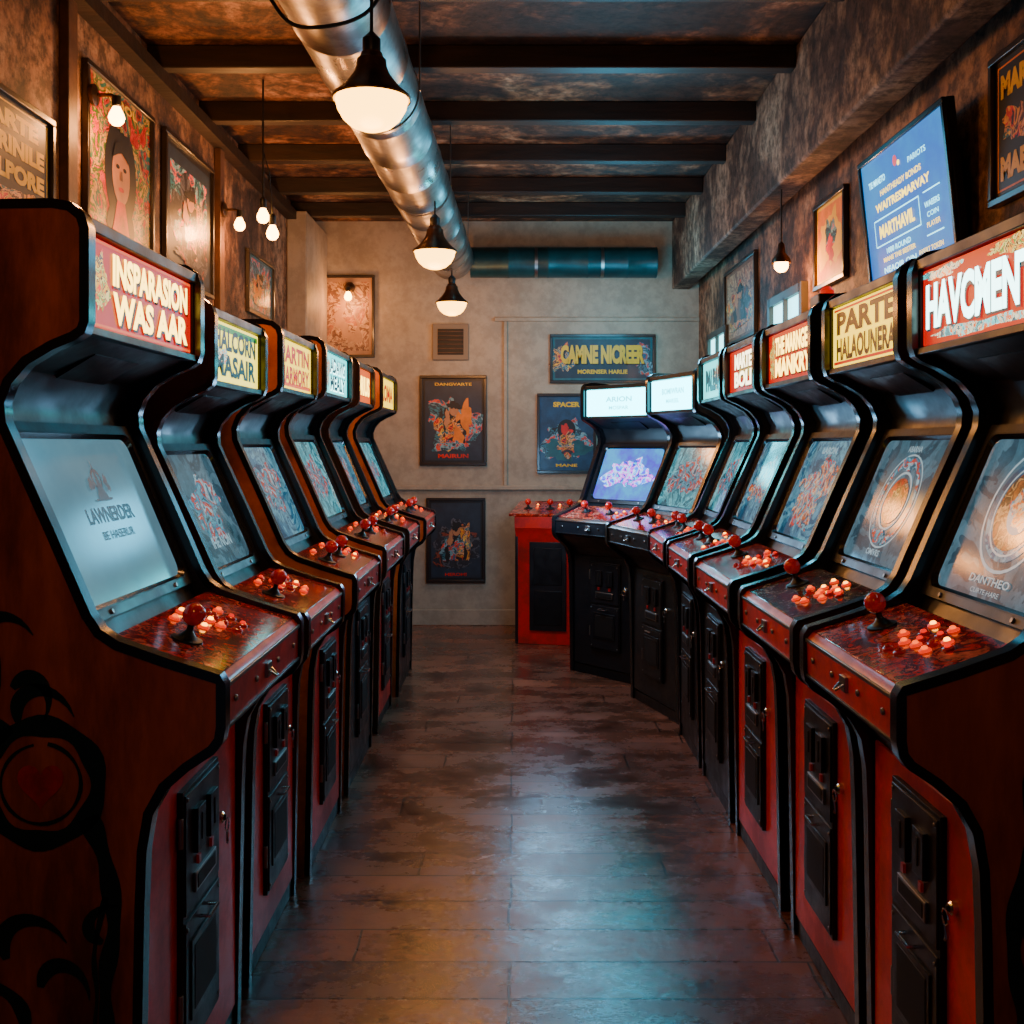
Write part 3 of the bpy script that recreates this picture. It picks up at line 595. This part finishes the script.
duct((-.34,8.0,2.79),(1.08,8.0,2.79),.115,'air duct coloured as if lit teal across the end wall',.3,pm('teal_lit_metal',(.012,.075,.085),.4,.3,col2=(.008,.045,.052),scale=6))  # teal light falling on this duct is put into its base colour
# ------------------------------------------------------------------ lamps
shade=pm('aged_bronze_shade',(.12,.06,.035),.3,.7,col2=(.05,.03,.02),scale=12)
glow=E('warm_lamp_glass',(1,.45,.05),11); glowb=E('warm_filament_bulb',(1,.42,.08),30)
cord=pm('black_cord',(.01,.01,.01),.6)
enamel=pm('cream_enamel',(.6,.45,.25),.4)
def light(loc,col,power,r=.05,name='lamp_light'):
    l=bpy.data.lights.new(name,'POINT'); l.color=col; l.energy=power; l.shadow_soft_size=r
    o=bpy.data.objects.new(name,l); COL.objects.link(o); o.location=loc; return o
WARM=(1,.38,.10)
def pendant(loc,power,s=1):
    e=root('pendant_lamp',loc,0,'bronze bell pendant lamp glowing warm','lamp','pendant lamps above the aisle')
    a=MB(); a.lathe([(.112,0),(.115,.004),(.110,.012),(.088,.030),(.066,.055),(.052,.075),(.044,.095),(.042,.115),(.034,.122),(.030,.135)],shade,None,32,cap=False)
    a.lathe([(.109,.001),(.086,.027),(.06,.054),(.03,.09)],enamel,None,32,cap=False)
    a.obj('lamp_shade',e)
    b=MB(); b.lathe([(.001,-.088),(.03,-.085),(.058,-.074),(.082,-.053),(.098,-.025),(.104,.0),(.1,.01)],glow,None,32); b.obj('bulb',e)
    t=(loc[1]-D0.y)/(D1.y-D0.y); cx=D0.x+(D1.x-D0.x)*t; dx=abs(loc[0]-cx); dz=(2.78-math.sqrt(.1685**2-dx**2) if dx<.165 else H-.001)-loc[2]
    c=MB(); c.lathe([(.022,.133),(.026,.142),(.026,.175),(.016,.185),(.007,.195)],blackm,None,16); c.tube([(0,0,.19),(0.0,0,dz)],.005,cord,8)
    c.obj('cord',e)
    light((loc[0],loc[1],loc[2]-.17),WARM,power,.09); return e
for (x,y,z,p) in ((-.42,.7,2.385,9),(-.41,3.0,2.385,17),(-.41,5.37,2.385,24),(-.44,7.3,2.385,15)): pendant((x,y,z),p)  # first pendant is added above the camera, out of view, to light near cabinets
def bulbmesh(mb,M):
    mb.lathe([(.001,-.045),(.015,-.042),(.026,-.03),(.03,-.015),(.026,0),(.016,.02),(.012,.03)],glowb,M,16)
def socket(mb,M): mb.lathe([(.015,.026),(.017,.03),(.017,.07),(.008,.08)],blackm,M,14)
e=root('hanging_bulbs',(-1.2,5.0,2.50),0,'two bare bulbs hanging on a black cord','lamp')
m=MB(); m.tube([(0,0,.08),(0,0,H-2.50-.001)],.005,cord); m.tube([(0,0,.3),(.03,0,.2),(.045,0,.0)],.003,cord); socket(m,None); socket(m,T((.045,0,-.08))); m.obj('cord',e)
for p in ((0,0,0),(.045,0,-.08)):
    b=MB(); bulbmesh(b,T(p)); b.obj('bulb',e)
light((-1.2,4.98,2.36),WARM,18,.04)
def wlamp(loc,dirv,power,label):
    e=root('wall_lamp',loc,0,label,'lamp'); d=Vector(dirv)
    m=MB(); q=d.to_track_quat('Z','Y').to_matrix().to_4x4(); m.lathe([(.04,0),(.04,.012),(.02,.02)],shade,q,20)
    m.tube([(0,0,0),tuple(d*.07),tuple(d*.09+Vector((0,0,-.01)))],.007,shade); m.lathe([(.016,-.005),(.018,-.04),(.014,-.045)],blackm,T(d*.09),14); m.obj('bracket',e)
    b=MB(); bulbmesh(b,T(d*.09+Vector((0,0,-.07)))); b.obj('bulb',e)
    light(Vector(loc)+d*.14+Vector((0,0,-.13)),WARM,power,.04)
wlamp((XL+.03,3.9,2.70),(1,0,0),11,'small brass wall lamp with a bare glowing bulb')
wlamp((XL+.036,5.62,2.66),(1,0,0),22,'small brass wall lamp lighting the plaster')
wlamp((-1.28,YB-.03,2.62),(0,-1,0),6,'small wall lamp over an orange poster')
e=root('small_pendant_lamp',(1.26,4.97,2.26),0,'small dark pendant lamp hanging from the concrete beam','lamp')
m=MB(); m.lathe([(.045,0),(.042,.02),(.02,.05),(.015,.09),(.006,.1)],shade,None,20,cap=False); m.obj('lamp_shade',e)
m=MB(); m.ball(.034,glowb,T((0,0,-.01))); m.obj('bulb',e)
m=MB(); m.tube([(0,0,.09),(0,0,2.609-2.26)],.004,cord); m.obj('cord',e)
light((1.26,4.97,2.17),WARM,14,.04)
CY=(.10,.65,1)
light((.75,7.2,2.3),CY,24,.2,'added_cool_light'); light((.45,5.2,2.55),CY,14,.25,'added_cool_light')  # added cyan lights without fixtures: teal glow at the end, rim on right row
light((.20,6.2,1.22),(.30,.65,1),24,.14,'added_cool_light')  # added bare light in mid-air, gives the floor its blue sheen
light((.40,4.6,1.25),(.15,.6,1),6,.12,'added_cool_light')  # added bare cool light over the aisle, no fixture
def cable(pts,r,label):
    o=MB().tube(smooth(pts,8),r,cord).obj('cable'); o['label']=label; o['category']='cable'
cable([(-.76,3.1,3.045),(-.745,3.04,2.80),(-.66,3.0,2.62),(-.55,3.0,2.595),(-.42,3.02,2.65),(-.365,3.05,2.80),(-.36,3.1,3.045)],.006,'black cable draped under the air duct')
# ------------------------------------------------------------------ television
e=bpy.data.objects.new('television',None); COL.objects.link(e); e['label']='wall-mounted television showing a blue screen with yellow text'; e['category']='television'
e.matrix_world=T((1.35,3.63,2.215))@Matrix(((0,0,-1,0),(-1,0,0,0),(0,1,0,0),(0,0,0,1)))@R(math.radians(6),'X')
m=MB(); m.box(-.40,.40,-.26,.26,-.03,-.002,blackm); m.box(-.40,.40,.24,.26,-.002,.012,blacke); m.box(-.40,.40,-.26,-.235,-.002,.012,blacke); m.box(-.40,-.38,-.24,.24,-.002,.012,blacke); m.box(.38,.40,-.24,.24,-.002,.012,blacke); m.obj('casing',e,None,.003)
tB=pm('tv_blue',(.0,.22,.95),.5,0,.85,0,col2=(.0,.36,1.0),scale=3,basek=.0); tY=E('tv_yellow',(1,.65,.02),4.0); tW=E('tv_white',(.25,.85,1),4.2); tR=E('tv_red',(1,.02,.02),1.2)
m=MB(); m.box(-.38,.38,-.235,.24,-.001,.004,tB)
tv=[('t','WAITRESMARVAY',-.02,.12,.66,.065,tY,.03),('t','HANTHEADY BONDS',-.02,.22,.5,.045,tY,.01),('t','TIE MRAETO',-.3,.32,.22,.05,tW,.02),('t','PARIOTS',.2,.32,.2,.04,tW,0),('e',-.05,.38,.025,.04,tR),('e',-.01,.35,.015,.02,tY),
 ('r',-.1,.03,.56,.008,tW),('r',-.1,-.17,.56,.008,tW),('r',-.38,-.07,.005,.2,tW),('r',.18,-.07,.005,.2,tW),('t','MARTHAVIL',-.1,-.07,.44,.10,tY,.04),
 ('t','1000 ROUND',-.1,-.23,.3,.04,tW,.01),('t','MANE THE BESTER',-.1,-.29,.4,.035,tY,.01),('t','WAEERS',.32,-.06,.16,.04,tW,.01),('t','COIN',.32,-.13,.12,.035,tW,0),('t','PLAYER',.32,-.20,.14,.035,tY,0),('t','NEAOIR OIN',-.1,-.37,.4,.045,tW,.01),('r',.33,.03,.18,.008,tW),('r',.33,-.27,.18,.008,tW),('t','INSERT TOKEN',.27,-.36,.26,.035,tY,0),('t','THE HASEL',-.25,-.44,.2,.03,tW,0)]
art(m,.76,.475,tv,None,.005,.0003); m.obj('screen',e)
m=MB(); m.box(-.08,.08,-.08,.08,-.079,-.02,blackm); m.obj('bracket',e,R(math.radians(-6),'X'))
e=root('warning_light',(.98,3.30,1.835),0,'small black box with red lamp resting on an arcade cabinet','light')
m=MB(); m.box(-.04,.04,-.05,.05,.001,.035,black); m.obj('base',e,None,.004); m=MB(); m.lathe([(.022,.035),(.022,.05),(.012,.062)],redled,None,16); m.obj('lamp_lens',e)
# ------------------------------------------------------------------ world, camera
w=bpy.data.worlds.new('World'); SC.world=w; w.use_nodes=True
w.node_tree.nodes['Background'].inputs[0].default_value=(.3,.45,.75,1); w.node_tree.nodes['Background'].inputs[1].default_value=.12
cam=bpy.data.cameras.new('Camera'); co=bpy.data.objects.new('Camera',cam); COL.objects.link(co); SC.camera=co
co.location=(0,0,1.4); co.rotation_euler=(math.pi/2,0,0); cam.sensor_width=36; cam.lens=36*1050/1024; cam.shift_x=-.003; cam.shift_y=-67/1024
cam.clip_start=.05
